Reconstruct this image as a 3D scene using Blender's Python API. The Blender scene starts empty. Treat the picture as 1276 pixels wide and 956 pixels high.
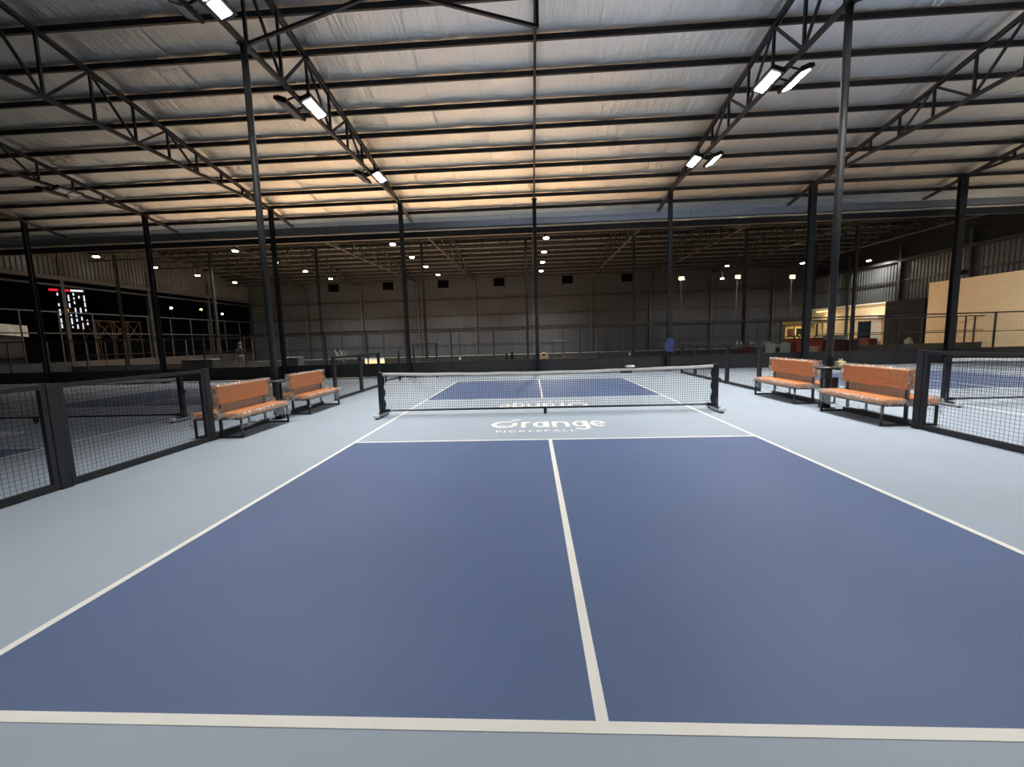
import bpy, math, random
from mathutils import Vector, Matrix
random.seed(7)
S = bpy.context.scene
C = bpy.context.collection
PI = math.pi

# ------------------------------------------------------------------ camera
cam_d = bpy.data.cameras.new('camera')
cam_d.sensor_fit = 'HORIZONTAL'; cam_d.sensor_width = 36.0
cam_d.lens = 505.235 / 1276 * 36.0
cam_d.clip_start = 0.05; cam_d.clip_end = 400
cam = bpy.data.objects.new('camera', cam_d); C.objects.link(cam)
YAW, PITCH, ROLL = -0.05037, -0.11122, -0.02919
fw = Vector((math.sin(YAW)*math.cos(PITCH), math.cos(YAW)*math.cos(PITCH), math.sin(PITCH)))
r0 = Vector((math.cos(YAW), -math.sin(YAW), 0)); u0 = r0.cross(fw)
rt = math.cos(ROLL)*r0 + math.sin(ROLL)*u0
up = -math.sin(ROLL)*r0 + math.cos(ROLL)*u0
cam.matrix_world = Matrix(((rt.x, up.x, -fw.x, -0.24859), (rt.y, up.y, -fw.y, -8.13316),
                           (rt.z, up.z, -fw.z, 1.53875), (0, 0, 0, 1)))
S.camera = cam

# ------------------------------------------------------------------ world, exposure
w = bpy.data.worlds.new('night'); S.world = w; w.use_nodes = True
w.node_tree.nodes['Background'].inputs[0].default_value = (0.25, 0.32, 0.45, 1)
w.node_tree.nodes['Background'].inputs[1].default_value = 0.0015
S.view_settings.view_transform = 'Standard'; S.view_settings.look = 'None'
S.view_settings.exposure = 0.0; S.view_settings.gamma = 1.0
S.view_settings.use_curve_mapping = False
COURT_W = 94.0      # one lit floodlight over the courts
FAR_W = 520.0         # one lamp under the far roof
YEL_W = 60.0        # one yellow flood on a post

# ------------------------------------------------------------------ materials
def nm(name):
    m = bpy.data.materials.new(name); m.use_nodes = True
    nt = m.node_tree; b = nt.nodes['Principled BSDF']
    return m, nt, b
def setc(b, col, rough, metal=0.0, spec=None):
    b.inputs['Base Color'].default_value = (*col, 1); b.inputs['Roughness'].default_value = rough
    b.inputs['Metallic'].default_value = metal
    if spec is not None: b.inputs['Specular IOR Level'].default_value = spec
def mat(name, col, rough=0.5, metal=0.0, var=0.12, scale=6.0, bump=0.0, bscale=40.0, spec=None, stretch=None, detail=4.0):
    """procedural: base colour varied by noise, optional noise bump"""
    m, nt, b = nm(name); setc(b, col, rough, metal, spec)
    tc = nt.nodes.new('ShaderNodeTexCoord'); src = tc.outputs['Object']
    if stretch:
        mp = nt.nodes.new('ShaderNodeMapping'); mp.inputs['Scale'].default_value = stretch
        nt.links.new(src, mp.inputs['Vector']); src = mp.outputs['Vector']
    n = nt.nodes.new('ShaderNodeTexNoise'); n.inputs['Scale'].default_value = scale; n.inputs['Detail'].default_value = detail
    nt.links.new(src, n.inputs['Vector'])
    cr = nt.nodes.new('ShaderNodeValToRGB')
    cr.color_ramp.elements[0].position = 0.25; cr.color_ramp.elements[1].position = 0.75
    cr.color_ramp.elements[0].color = (*[max(0, c*(1-var)) for c in col], 1)
    cr.color_ramp.elements[1].color = (*[min(1, c*(1+var)) for c in col], 1)
    nt.links.new(n.outputs['Fac'], cr.inputs['Fac']); nt.links.new(cr.outputs['Color'], b.inputs['Base Color'])
    if bump:
        n2 = nt.nodes.new('ShaderNodeTexNoise'); n2.inputs['Scale'].default_value = bscale; n2.inputs['Detail'].default_value = 3
        nt.links.new(src, n2.inputs['Vector'])
        bp = nt.nodes.new('ShaderNodeBump'); bp.inputs['Strength'].default_value = bump; bp.inputs['Distance'].default_value = 0.02
        nt.links.new(n2.outputs['Fac'], bp.inputs['Height']); nt.links.new(bp.outputs['Normal'], b.inputs['Normal'])
    return m
def emit(name, col, strength):
    m, nt, b = nm(name); setc(b, (0.8, 0.8, 0.8), 0.4)
    b.inputs['Emission Color'].default_value = (*col, 1); b.inputs['Emission Strength'].default_value = strength
    return m
M = {}
M['floor'] = mat('grey_acrylic_floor', (0.355, 0.42, 0.50), 0.55, var=0.05, scale=0.7, bump=0.05, bscale=120, spec=0.35)
M['blue'] = mat('blue_acrylic_court', (0.102, 0.15, 0.285), 0.5, var=0.07, scale=0.9, bump=0.05, bscale=120, spec=0.4)
M['line'] = mat('white_line_paint', (0.86, 0.85, 0.80), 0.55, var=0.03)
M['walk'] = mat('pale_concrete', (0.40, 0.385, 0.35), 0.8, var=0.25, scale=1.2, bump=0.2)
M['tan'] = mat('tan_court_floor', (0.75, 0.44, 0.20), 0.6, var=0.08, scale=0.8)
M['ground'] = mat('dark_ground', (0.03, 0.03, 0.03), 0.9, var=0.4, scale=0.5)
M['steel'] = mat('dark_painted_steel', (0.022, 0.023, 0.026), 0.45, var=0.2, scale=9, spec=0.4)
M['column'] = mat('grey_painted_column', (0.030, 0.031, 0.033), 0.55, var=0.15, scale=7, spec=0.25)
M['galv'] = mat('dull_galvanised_steel', (0.06, 0.062, 0.066), 0.5, metal=0.3, var=0.2, scale=8)
M['frame'] = mat('charcoal_powder_coat', (0.030, 0.031, 0.034), 0.5, var=0.12, scale=12, spec=0.4)
M['wire'] = mat('black_coated_wire', (0.018, 0.018, 0.02), 0.5, var=0.1)
M['board'] = mat('charcoal_board', (0.034, 0.035, 0.039), 0.6, var=0.15, scale=3, bump=0.1)
M['net'] = mat('black_net_cord', (0.012, 0.013, 0.018), 0.7, var=0.15)
M['navy'] = mat('black_post_paint', (0.010, 0.012, 0.020), 0.35, var=0.15)
M['tape'] = mat('white_net_tape', (0.86, 0.85, 0.81), 0.7, var=0.10, scale=14, bump=0.4, bscale=30)
M['white'] = mat('white_plastic', (0.80, 0.80, 0.78), 0.4, var=0.04)
M['rubber'] = mat('black_rubber', (0.012, 0.012, 0.012), 0.6, var=0.1)
M['bolt'] = mat('zinc_bolt', (0.55, 0.55, 0.55), 0.35, metal=0.9, var=0.1)
M['leather'] = mat('orange_leather', (0.78, 0.285, 0.08), 0.42, var=0.14, scale=16, bump=0.35, bscale=22, spec=0.55)
M['board_tan'] = mat('grey_brown_board', (0.36, 0.31, 0.27), 0.6, var=0.15, scale=10)
M['tabletop'] = mat('dark_stone_tabletop', (0.09, 0.09, 0.092), 0.25, var=0.3, scale=40)
M['cream'] = mat('cream_plaster', (0.86, 0.68, 0.44), 0.75, var=0.05, scale=2.0, bump=0.06)
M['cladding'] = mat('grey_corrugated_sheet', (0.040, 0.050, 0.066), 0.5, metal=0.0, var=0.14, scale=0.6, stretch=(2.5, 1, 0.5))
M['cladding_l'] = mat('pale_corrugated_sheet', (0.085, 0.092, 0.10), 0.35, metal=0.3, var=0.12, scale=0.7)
M['darkpanel'] = mat('black_slatted_panel', (0.014, 0.015, 0.017), 0.7, var=0.2, spec=0.2)
M['darkvoid'] = mat('black_louvre', (0.003, 0.003, 0.003), 0.9, var=0.1, spec=0.0)
M['gutter'] = mat('silver_gutter_metal', (0.42, 0.45, 0.50), 0.32, metal=0.8, var=0.1, scale=1.2, stretch=(0.4, 1, 4))
M['paleedge'] = mat('pale_gutter_lip', (0.55, 0.50, 0.42), 0.5, var=0.08)
M['lampbody'] = mat('black_lamp_housing', (0.02, 0.02, 0.022), 0.45, metal=0.3, var=0.15)
M['led'] = emit('white_led', (1.0, 0.97, 0.92), 45.0)
M['ledoff'] = mat('unlit_led_lens', (0.45, 0.45, 0.43), 0.15, var=0.05)
M['ledfar'] = emit('far_white_led', (1.0, 0.95, 0.86), 30.0)
M['ledyel'] = emit('yellow_led', (1.0, 0.82, 0.36), 2.4)
M['bluecloth'] = mat('blue_cloth', (0.05, 0.07, 0.22), 0.8, var=0.2, scale=20)
M['skin'] = mat('skin', (0.42, 0.23, 0.16), 0.55, var=0.08)
M['shirt'] = mat('grey_shirt', (0.12, 0.12, 0.13), 0.8, var=0.15)
M['hair'] = mat('dark_hair', (0.012, 0.009, 0.008), 0.6, var=0.2)
M['maroon'] = mat('maroon_cloth', (0.13, 0.018, 0.025), 0.8, var=0.2, scale=12)
M['greycloth'] = mat('pale_grey_cloth', (0.36, 0.38, 0.36), 0.8, var=0.2, scale=12)
M['red'] = mat('red_panel', (0.42, 0.07, 0.045), 0.5, var=0.2, scale=7)
M['yellow'] = mat('pale_yellow_panel', (0.72, 0.58, 0.22), 0.5, var=0.15, scale=6)
M['wood'] = mat('dark_red_wood', (0.07, 0.018, 0.014), 0.4, var=0.3, scale=4, stretch=(1, 1, 6))
M['patt'] = mat('pale_pattern_cloth', (0.42, 0.35, 0.27), 0.7, var=0.45, scale=14)
M['glass'] = mat('dark_blue_glass', (0.012, 0.016, 0.03), 0.12, var=0.2)
M['cardy'] = mat('pale_yellow_carton', (0.72, 0.68, 0.34), 0.6, var=0.08)
M['scaff'] = mat('rusty_scaffold_tube', (0.10, 0.075, 0.055), 0.6, var=0.3, scale=10)
M['dimwhite'] = mat('weathered_white_fascia', (0.62, 0.62, 0.60), 0.7, var=0.25, scale=3)
M['redled'] = emit('red_sign_light', (1.0, 0.02, 0.04), 0.9)
M['facled'] = emit('facade_light_strip', (0.9, 0.93, 1.0), 1.1)
M['facyel'] = emit('facade_yellow_light', (1.0, 0.65, 0.1), 2.0)
M['streetor'] = emit('orange_street_light', (1.0, 0.35, 0.08), 30.0)
M['facade'] = mat('dark_tower_facade', (0.012, 0.012, 0.014), 0.7, var=0.3, scale=1)

def foil_mat():
    m, nt, b = nm('silver_foil_insulation'); setc(b, (0.62, 0.61, 0.58), 0.33, 1.0)
    tc = nt.nodes.new('ShaderNodeTexCoord')
    mp = nt.nodes.new('ShaderNodeMapping'); mp.inputs['Scale'].default_value = (3.0, 0.5, 1.0)
    nt.links.new(tc.outputs['Object'], mp.inputs['Vector'])
    n = nt.nodes.new('ShaderNodeTexNoise'); n.inputs['Scale'].default_value = 1.6; n.inputs['Detail'].default_value = 6; n.inputs['Roughness'].default_value = 0.65
    nt.links.new(mp.outputs['Vector'], n.inputs['Vector'])
    bp = nt.nodes.new('ShaderNodeBump'); bp.inputs['Strength'].default_value = 0.9; bp.inputs['Distance'].default_value = 0.05
    nt.links.new(n.outputs['Fac'], bp.inputs['Height']); nt.links.new(bp.outputs['Normal'], b.inputs['Normal'])
    n2 = nt.nodes.new('ShaderNodeTexNoise'); n2.inputs['Scale'].default_value = 0.35; n2.inputs['Detail'].default_value = 3
    nt.links.new(tc.outputs['Object'], n2.inputs['Vector'])
    cr = nt.nodes.new('ShaderNodeValToRGB')
    cr.color_ramp.elements[0].color = (0.82, 0.81, 0.79, 1); cr.color_ramp.elements[1].color = (0.96, 0.95, 0.93, 1)
    cr.color_ramp.elements[0].position = 0.3; cr.color_ramp.elements[1].position = 0.7
    nt.links.new(n2.outputs['Fac'], cr.inputs['Fac']); nt.links.new(cr.outputs['Color'], b.inputs['Base Color'])
    mr = nt.nodes.new('ShaderNodeMapRange'); mr.inputs['To Min'].default_value = 0.36; mr.inputs['To Max'].default_value = 0.56
    nt.links.new(n.outputs['Fac'], mr.inputs['Value']); nt.links.new(mr.outputs['Result'], b.inputs['Roughness'])
    return m
M['foil'] = foil_mat()
M['dullroof'] = mat('dull_roof_sheet', (0.13, 0.155, 0.18), 0.5, metal=0.4, var=0.15, scale=1.0)
def film_mat(name='clear_plastic_film', lo=0.04, hi=0.22, gloss=0.6):
    m, nt, b = nm(name); nt.nodes.remove(b)
    out = nt.nodes['Material Output']
    tr = nt.nodes.new('ShaderNodeBsdfTransparent'); tr.inputs[0].default_value = (0.93, 0.93, 0.92, 1)
    gl = nt.nodes.new('ShaderNodeBsdfGlossy'); gl.inputs['Roughness'].default_value = 0.16
    df = nt.nodes.new('ShaderNodeBsdfDiffuse'); df.inputs[0].default_value = (0.92, 0.92, 0.90, 1)  # white diffuse share, patched by noise below, paints highlights into the film
    n = nt.nodes.new('ShaderNodeTexNoise'); n.inputs['Scale'].default_value = 17; n.inputs['Detail'].default_value = 5; n.inputs['Distortion'].default_value = 0.8
    tc = nt.nodes.new('ShaderNodeTexCoord'); nt.links.new(tc.outputs['Object'], n.inputs['Vector'])
    bp = nt.nodes.new('ShaderNodeBump'); bp.inputs['Strength'].default_value = 0.9; bp.inputs['Distance'].default_value = 0.03
    nt.links.new(n.outputs['Fac'], bp.inputs['Height']); nt.links.new(bp.outputs['Normal'], gl.inputs['Normal'])
    mr = nt.nodes.new('ShaderNodeMapRange'); mr.inputs['From Min'].default_value = 0.48; mr.inputs['From Max'].default_value = 0.66
    mr.inputs['To Min'].default_value = lo; mr.inputs['To Max'].default_value = hi
    nt.links.new(n.outputs['Fac'], mr.inputs['Value'])
    m1 = nt.nodes.new('ShaderNodeMixShader'); m1.inputs[0].default_value = gloss
    nt.links.new(df.outputs[0], m1.inputs[1]); nt.links.new(gl.outputs[0], m1.inputs[2])
    m2 = nt.nodes.new('ShaderNodeMixShader'); nt.links.new(mr.outputs['Result'], m2.inputs[0])
    nt.links.new(tr.outputs[0], m2.inputs[1]); nt.links.new(m1.outputs[0], m2.inputs[2])
    nt.links.new(m2.outputs[0], out.inputs['Surface'])
    return m
M['film'] = film_mat()
M['crease'] = film_mat('gathered_plastic_film', 0.20, 0.75, 0.15)  # gathered film, whitened further so edge highlights are part of its colour
M['skirtfilm'] = film_mat('hanging_plastic_film', 0.16, 0.45, 0.4)

# ------------------------------------------------------------------ mesh helpers
class MB:
    def __init__(s): s.v = []; s.f = []
    def quad(s, a, b, c, d):
        n = len(s.v); s.v += [tuple(a), tuple(b), tuple(c), tuple(d)]; s.f.append((n, n+1, n+2, n+3))
    def box(s, x0, x1, y0, y1, z0, z1):
        n = len(s.v)
        s.v += [(x0,y0,z0),(x1,y0,z0),(x1,y1,z0),(x0,y1,z0),(x0,y0,z1),(x1,y0,z1),(x1,y1,z1),(x0,y1,z1)]
        for f in ((3,2,1,0),(4,5,6,7),(0,1,5,4),(1,2,6,5),(2,3,7,6),(3,0,4,7)): s.f.append(tuple(n+i for i in f))
        return s
    def cbox(s, c, sz):
        return s.box(c[0]-sz[0]/2, c[0]+sz[0]/2, c[1]-sz[1]/2, c[1]+sz[1]/2, c[2]-sz[2]/2, c[2]+sz[2]/2)
    def bbox(s, x0, x1, y0, y1, z0, z1, r):
        """box with chamfered long and short edges: three stacked rings each way"""
        def ring(z, k):
            return [(x0+r+k*0, y0+k, z), ]
        n = len(s.v)
        def oct_ring(z, k):
            a = k
            return [(x0+r+a, y0+a, z), (x1-r-a, y0+a, z), (x1-a, y0+r+a, z), (x1-a, y1-r-a, z),
                    (x1-r-a, y1-a, z), (x0+r+a, y1-a, z), (x0+a, y1-r-a, z), (x0+a, y0+r+a, z)]
        rings = [oct_ring(z0, r*0.7), oct_ring(z0+r*0.3, r*0.25), oct_ring(z0+r, 0), oct_ring(z1-r, 0), oct_ring(z1-r*0.3, r*0.25), oct_ring(z1, r*0.7)]
        for rg in rings: s.v += rg
        for i in range(len(rings)-1):
            for j in range(8):
                a = n+i*8+j; b = n+i*8+(j+1) % 8
                s.f.append((a, b, b+8, a+8))
        s.f.append(tuple(n+7-i for i in range(8))); s.f.append(tuple(n+(len(rings)-1)*8+i for i in range(8)))
        return s
    def bar(s, p, q, w, h=None, upv=(0, 0, 1)):
        h = h or w; p = Vector(p); q = Vector(q); d = (q-p).normalized(); u = Vector(upv)
        if abs(d.dot(u)) > 0.98: u = Vector((0, 1, 0))
        a = d.cross(u).normalized()*w/2; b = a.cross(d).normalized()*h/2
        n = len(s.v)
        for c in (p, q): s.v += [tuple(c-a-b), tuple(c+a-b), tuple(c+a+b), tuple(c-a+b)]
        for f in ((0,1,2,3),(7,6,5,4),(0,4,5,1),(1,5,6,2),(2,6,7,3),(3,7,4,0)): s.f.append(tuple(n+i for i in f))
        return s
    def tube(s, p, q, r, k=10, r2=None, cap=True):
        p = Vector(p); q = Vector(q); d = (q-p).normalized(); r2 = r if r2 is None else r2
        u = Vector((0, 0, 1)) if abs(d.z) < 0.95 else Vector((1, 0, 0))
        a = d.cross(u).normalized(); b = a.cross(d)
        n = len(s.v)
        for c, rr in ((p, r), (q, r2)):
            for i in range(k):
                t = 2*PI*i/k; s.v.append(tuple(c+a*math.cos(t)*rr+b*math.sin(t)*rr))
        for i in range(k): j = (i+1) % k; s.f.append((n+i, n+k+i, n+k+j, n+j))
        if cap: s.f.append(tuple(n+i for i in range(k))); s.f.append(tuple(n+2*k-1-i for i in range(k)))
        return s
    def wire(s, p, q, r):
        """open three sided cord"""
        p = Vector(p); q = Vector(q); d = (q-p).normalized()
        u = Vector((0, 0, 1)) if abs(d.z) < 0.95 else Vector((1, 0, 0))
        a = d.cross(u).normalized(); b = a.cross(d); n = len(s.v)
        for c in (p, q):
            for i in range(3):
                t = 2*PI*i/3; s.v.append(tuple(c+a*math.cos(t)*r+b*math.sin(t)*r))
        for i in range(3): j = (i+1) % 3; s.f.append((n+i, n+3+i, n+3+j, n+j))
        return s
    def lathe(s, prof, c=(0, 0, 0), k=20):
        n = len(s.v)
        for (r, z) in prof:
            for i in range(k):
                t = 2*PI*i/k; s.v.append((c[0]+r*math.cos(t), c[1]+r*math.sin(t), c[2]+z))
        for a in range(len(prof)-1):
            for i in range(k):
                j = (i+1) % k; s.f.append((n+a*k+i, n+a*k+j, n+(a+1)*k+j, n+(a+1)*k+i))
        s.f.append(tuple(n+k-1-i for i in range(k))); s.f.append(tuple(n+(len(prof)-1)*k+i for i in range(k)))
        return s
    def grid(s, fn, nu, nv):
        n = len(s.v)
        for i in range(nu+1):
            for j in range(nv+1): s.v.append(tuple(fn(i/nu, j/nv)))
        for i in range(nu):
            for j in range(nv):
                a = n+i*(nv+1)+j; s.f.append((a, a+nv+1, a+nv+2, a+1))
        return s
    def mesh(s, name, m):
        me = bpy.data.meshes.new(name); me.from_pydata(s.v, [], s.f); me.validate(); me.update()
        if m: me.materials.append(M[m])
        return me
    def build(s, name, m, parent=None, smooth=False, loc=None):
        me = s.mesh(name, m)
        if smooth:
            for p in me.polygons: p.use_smooth = True
        return place(name, me, parent, loc)
def place(name, me, parent=None, loc=None, rot=None):
    o = bpy.data.objects.new(name, me); C.objects.link(o)
    if parent: o.parent = parent
    if loc: o.location = loc
    if rot: o.rotation_euler = rot
    return o
def tag(o, label, cat, group=None):
    o['label'] = label; o['category'] = cat
    if group: o['group'] = group
    return o
def thing(name, label, cat, loc=(0, 0, 0), group=None, rz=0):
    o = bpy.data.objects.new(name, None); C.objects.link(o); o.location = loc; o.rotation_euler = (0, 0, rz)
    o.empty_display_size = 0.1
    return tag(o, label, cat, group)
def struct(o, label=None):
    o['kind'] = 'structure'
    if label: o['label'] = label
    return o
def copy_tree(o, parent=None):
    kids = list(o.children)
    c = o.copy(); C.objects.link(c)
    if parent: c.parent = parent
    for k in kids: copy_tree(k, c)
    return c
def stuff(o): o['kind'] = 'stuff'; return o
ORD = ['first', 'second', 'third', 'fourth', 'fifth', 'sixth', 'seventh', 'eighth', 'ninth', 'tenth', 'eleventh', 'twelfth']
def bx(*a): return MB().box(*a)
GX = [-22.3, -16.75, -11.15, -5.58, 0.0, 5.5, 11.05, 16.7, 22.3]       # structural grid across the hall

# ------------------------------------------------------------------ floor and painted courts
XL, XR, YB = -28.0, 26.0, 31.5
fl = struct(bx(XL, XR, -17, 9.4, -0.15, 0).build('floor', 'floor'), 'grey blue acrylic sports floor')
fw_ = struct(bx(XL, XR, 9.4, 15.0, -0.15, 0.0).build('floor_walkway', 'walk'), 'dark concrete walkway between the two low walls')
ff = struct(bx(XL, XR, 15.0, 25.5, -0.15, 0.0).build('floor_far', 'tan'), 'tan court floor under the far roof')
ff2 = struct(bx(XL, XR, 25.5, YB, -0.15, 0.0).build('floor_back', 'walk'), 'pale concrete strip before the back wall')
gr = struct(bx(-200, XL, -60, 200, -0.35, -0.2).build('ground', 'ground'), 'dark ground outside the open side')
SX, NVZ, BL, LW = 3.048, 2.134, 6.706, 0.0508
surf = bx(-SX+LW, SX-LW, NVZ, BL-LW, 0.0, 0.002).mesh('service_court', 'blue')
sideline = bx(-LW/2, LW/2, -BL, BL, 0.0, 0.0035).mesh('sideline', 'line')
crossline = bx(-SX+LW, SX-LW, -LW/2, LW/2, 0.0, 0.0035).mesh('crossline', 'line')
centreline = bx(-LW/2, LW/2, NVZ, BL-LW, 0.0, 0.0032).mesh('centreline', 'line')
for cx in (0.0, 11.1, -11.1):
    place('service_court', surf, fl, (cx, 0, 0)); place('service_court', surf, fl, (cx, 0, 0), (0, 0, PI))
    for sgn in (-1, 1):
        place('sideline', sideline, fl, (cx+sgn*(SX-LW/2), 0, 0))
        place('kitchen_line', crossline, fl, (cx, sgn*(NVZ-LW/2), 0))
        place('baseline', crossline, fl, (cx, sgn*(BL-LW/2), 0))
    place('centreline', centreline, fl, (cx, 0, 0)); place('centreline', centreline, fl, (cx, 0, 0), (0, 0, PI))

# floor lettering: Orange / PICKLEBALL, one copy for each end of the court
def arc(mb, cx, cy, rx, ry, a0, a1, wd, n=28):
    for i in range(n):
        t0 = math.radians(a0+(a1-a0)*i/n); t1 = math.radians(a0+(a1-a0)*(i+1)/n)
        def P(t, k): return (cx+(rx+k)*math.cos(t), cy+(ry+k)*math.sin(t), 0.004)
        mb.quad(P(t0, -wd/2), P(t0, wd/2), P(t1, wd/2), P(t1, -wd/2))
def seg(mb, x0, y0, x1, y1, wd, z=0.0045):
    d = Vector((x1-x0, y1-y0)).normalized(); n = Vector((-d.y, d.x))*wd/2
    mb.quad((x0-n.x, y0-n.y, z), (x1-n.x, y1-n.y, z), (x1+n.x, y1+n.y, z), (x0+n.x, y0+n.y, z))
W_ = 0.078; BASE = -1.27; XH = 0.46
def letters():
    out = []
    ry = XH/2-W_/2; cy = BASE+XH/2
    o = MB(); arc(o, -0.765, BASE+0.27, 0.19, 0.225, 58, 392, 0.092, 40)                # the round fruit O, open at the stem
    seg(o, -0.90, BASE+0.13, -0.74, BASE+0.16, 0.045)
    out.append(('letter_o', o))
    lf = MB()                                                                            # leaf
    pts = [(-0.70+0.24*t, BASE+0.54+0.15*t+0.06*math.sin(PI*t), 0.0045) for t in [i/8 for i in range(9)]]
    pt2 = [(-0.70+0.24*t, BASE+0.54+0.15*t-0.05*math.sin(PI*t), 0.0045) for t in [i/8 for i in range(9)]]
    for i in range(8): lf.quad(pt2[i], pt2[i+1], pts[i+1], pts[i])
    out.append(('leaf', lf))
    r = MB(); seg(r, -0.425, BASE, -0.425, BASE+XH, W_); arc(r, -0.315, BASE+XH-0.19, 0.11, 0.15, 80, 180, W_, 12); out.append(('letter_r', r))
    a = MB(); arc(a, -0.125, cy, 0.095, ry, 0, 360, W_); seg(a, -0.010, BASE, -0.010, BASE+XH, W_); out.append(('letter_a', a))
    n = MB(); seg(n, 0.122, BASE, 0.122, BASE+XH, W_); arc(n, 0.235, BASE+XH-0.19, 0.113, 0.15, 0, 180, W_, 16); seg(n, 0.348, BASE, 0.348, BASE+XH-0.19, W_); out.append(('letter_n', n))
    g = MB(); arc(g, 0.570, cy, 0.095, ry, 0, 360, W_); seg(g, 0.685, BASE-0.05, 0.685, BASE+XH, W_); arc(g, 0.580, BASE-0.06, 0.105, 0.12, 200, 360, W_, 14); out.append(('letter_g', g))
    e = MB(); arc(e, 0.890, cy, 0.098, ry, 0, 318, W_); seg(e, 0.80, cy, 0.98, cy, W_*0.75); out.append(('letter_e', e))
    return out
LET = []
for nme, mb in letters():
    LET.append((nme, mb.mesh(nme, 'line')))
tcu = bpy.data.curves.new('sub_lettering', 'FONT'); tcu.body = 'PICKLEBALL'; tcu.size = 0.155; tcu.offset = 0.006; tcu.space_character = 1.32
tmp = bpy.data.objects.new('tmp', tcu); C.objects.link(tmp)
bpy.context.view_layer.update()
sub = bpy.data.meshes.new_from_object(tmp.evaluated_get(bpy.context.evaluated_depsgraph_get()))
sub.name = 'sub_lettering'; sub.materials.clear(); sub.materials.append(M['line'])
bpy.data.objects.remove(tmp); bpy.data.curves.remove(tcu)
sw = max(v.co.x for v in sub.vertices) or 1.0
for v in sub.vertices: v.co.x *= 1.34/sw; v.co.z = 0.0
for cx, rz in ((0, 0), (0, PI), (-11.1, 0), (11.1, 0)):
    for nme, me in LET: place(nme, me, fl, (cx, 0, 0.0), (0, 0, rz))
    c_, s_ = math.cos(rz), math.sin(rz)
    place('sub_lettering', sub, fl, (cx+(-0.88)*c_-(-1.60)*s_, (-0.88)*s_+(-1.60)*c_, 0.0042), (0, 0, rz))

# ------------------------------------------------------------------ hall roof: purlins, foil strips
EAVE_Y, SLOPE, Z0 = 10.95, 0.18, 9.09       # underside of foil: z = Z0 - SLOPE*y
RIDGE = -6.0
def rz_(y): return Z0-SLOPE*y if y >= RIDGE else Z0-SLOPE*(2*RIDGE-y)
ceil = struct(bpy.data.objects.new('ceiling', None), 'sloping silver foil roof over the courts'); C.objects.link(ceil)
PUR_Y = [10.25-0.99*i for i in range(17)]
pm = MB(); pm.box(-33, 31, -0.028, 0.028, -0.15, -0.025); pm.box(-33, 31, -0.028, 0.034, -0.152, -0.14)
purl = pm.mesh('purlin', 'steel')
for y in PUR_Y: place('purlin', purl, ceil, (0, y, rz_(y)))
xs0 = -33.0; SW = 1.5
ny = 4
for i in range(43):
    xa = xs0+i*SW; mb = MB(); rnd = random.Random(i); ph = rnd.random()*6; tilt = rnd.uniform(-0.004, 0.004)
    rows = []
    ys = [EAVE_Y]
    for j in range(len(PUR_Y)-1):
        for k in range(ny): ys.append(PUR_Y[j]-(PUR_Y[j]-PUR_Y[j+1])*k/ny)
    ys.append(PUR_Y[-1]); NX = 5
    def P(u, v):
        t = v*(len(ys)-1); a = int(round(t)); y = ys[a]
        sag = 0.018*math.sin(PI*((10.25-y)/0.99 % 1.0)) if y < 10.25 else 0.0
        x = xa+u*(SW+0.012)
        wob = 0.008*math.sin(x*5.1+ph+y*0.7)*math.sin(y*2.3+ph)
        edge = 0.010 if u > 0.99 else 0.0
        return (x, y, rz_(y)-sag*(0.7+0.6*math.sin(ph+y))+wob+tilt*(u-.5)-edge*0.0 + (0.0 if i % 2 else 0.006))
    mb.grid(P, NX, len(ys)-1)
    mb.build('foil_sheet', 'foil', ceil, smooth=True)
    if i: bx(xa-0.008, xa+0.008, 0, 0, 0, 0) if False else None
# lap tape over every strip joint
tape = MB()
for j in range(len(PUR_Y)-1):
    y0, y1 = PUR_Y[j], PUR_Y[j+1]
    tape.quad((-0.011, y0-0.05, rz_(y0-0.05)-0.012), (0.011, y0-0.05, rz_(y0-0.05)-0.012), (0.011, y1+0.05, rz_(y1+0.05)-0.012), (-0.011, y1+0.05, rz_(y1+0.05)-0.012))
tapem = tape.mesh('seam_tape', 'white')
for i in range(1, 43): place('seam_tape', tapem, ceil, (xs0+i*SW, 0, -0.035))
bk = MB(); bk.quad((-33, PUR_Y[-1], rz_(PUR_Y[-1])), (31.5, PUR_Y[-1], rz_(PUR_Y[-1])), (31.5, RIDGE, rz_(RIDGE)), (-33, RIDGE, rz_(RIDGE)))
bk.quad((-33, RIDGE, rz_(RIDGE)), (31.5, RIDGE, rz_(RIDGE)), (31.5, -22, rz_(-22)), (-33, -22, rz_(-22)))
bk.build('foil_sheet', 'foil', ceil)
# valley gutter between the two roofs
tr = struct(bpy.data.objects.new('trim_1', None), 'silver valley gutter along the eave'); C.objects.link(tr)
g = MB(); gx = [-33+8*i for i in range(9)]
for i in range(8):
    g2 = MB(); pr = [(10.93, 7.16), (11.12, 6.98), (11.20, 6.72), (11.32, 6.66), (11.55, 6.68), (11.75, 6.98)]
    for a in range(len(pr)-1):
        g2.quad((gx[i], *pr[a]), (gx[i+1]-0.01, *pr[a]), (gx[i+1]-0.01, *pr[a+1]), (gx[i], *pr[a+1]))
    g2.build('gutter_length', 'gutter', tr)
bx(-33, 31, 11.17, 11.22, 6.62, 6.665).build('gutter_lip', 'paleedge', tr)
bx(-33, 31, 11.24, 11.44, 6.34, 6.60).build('valley_beam', 'steel', tr)

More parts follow.
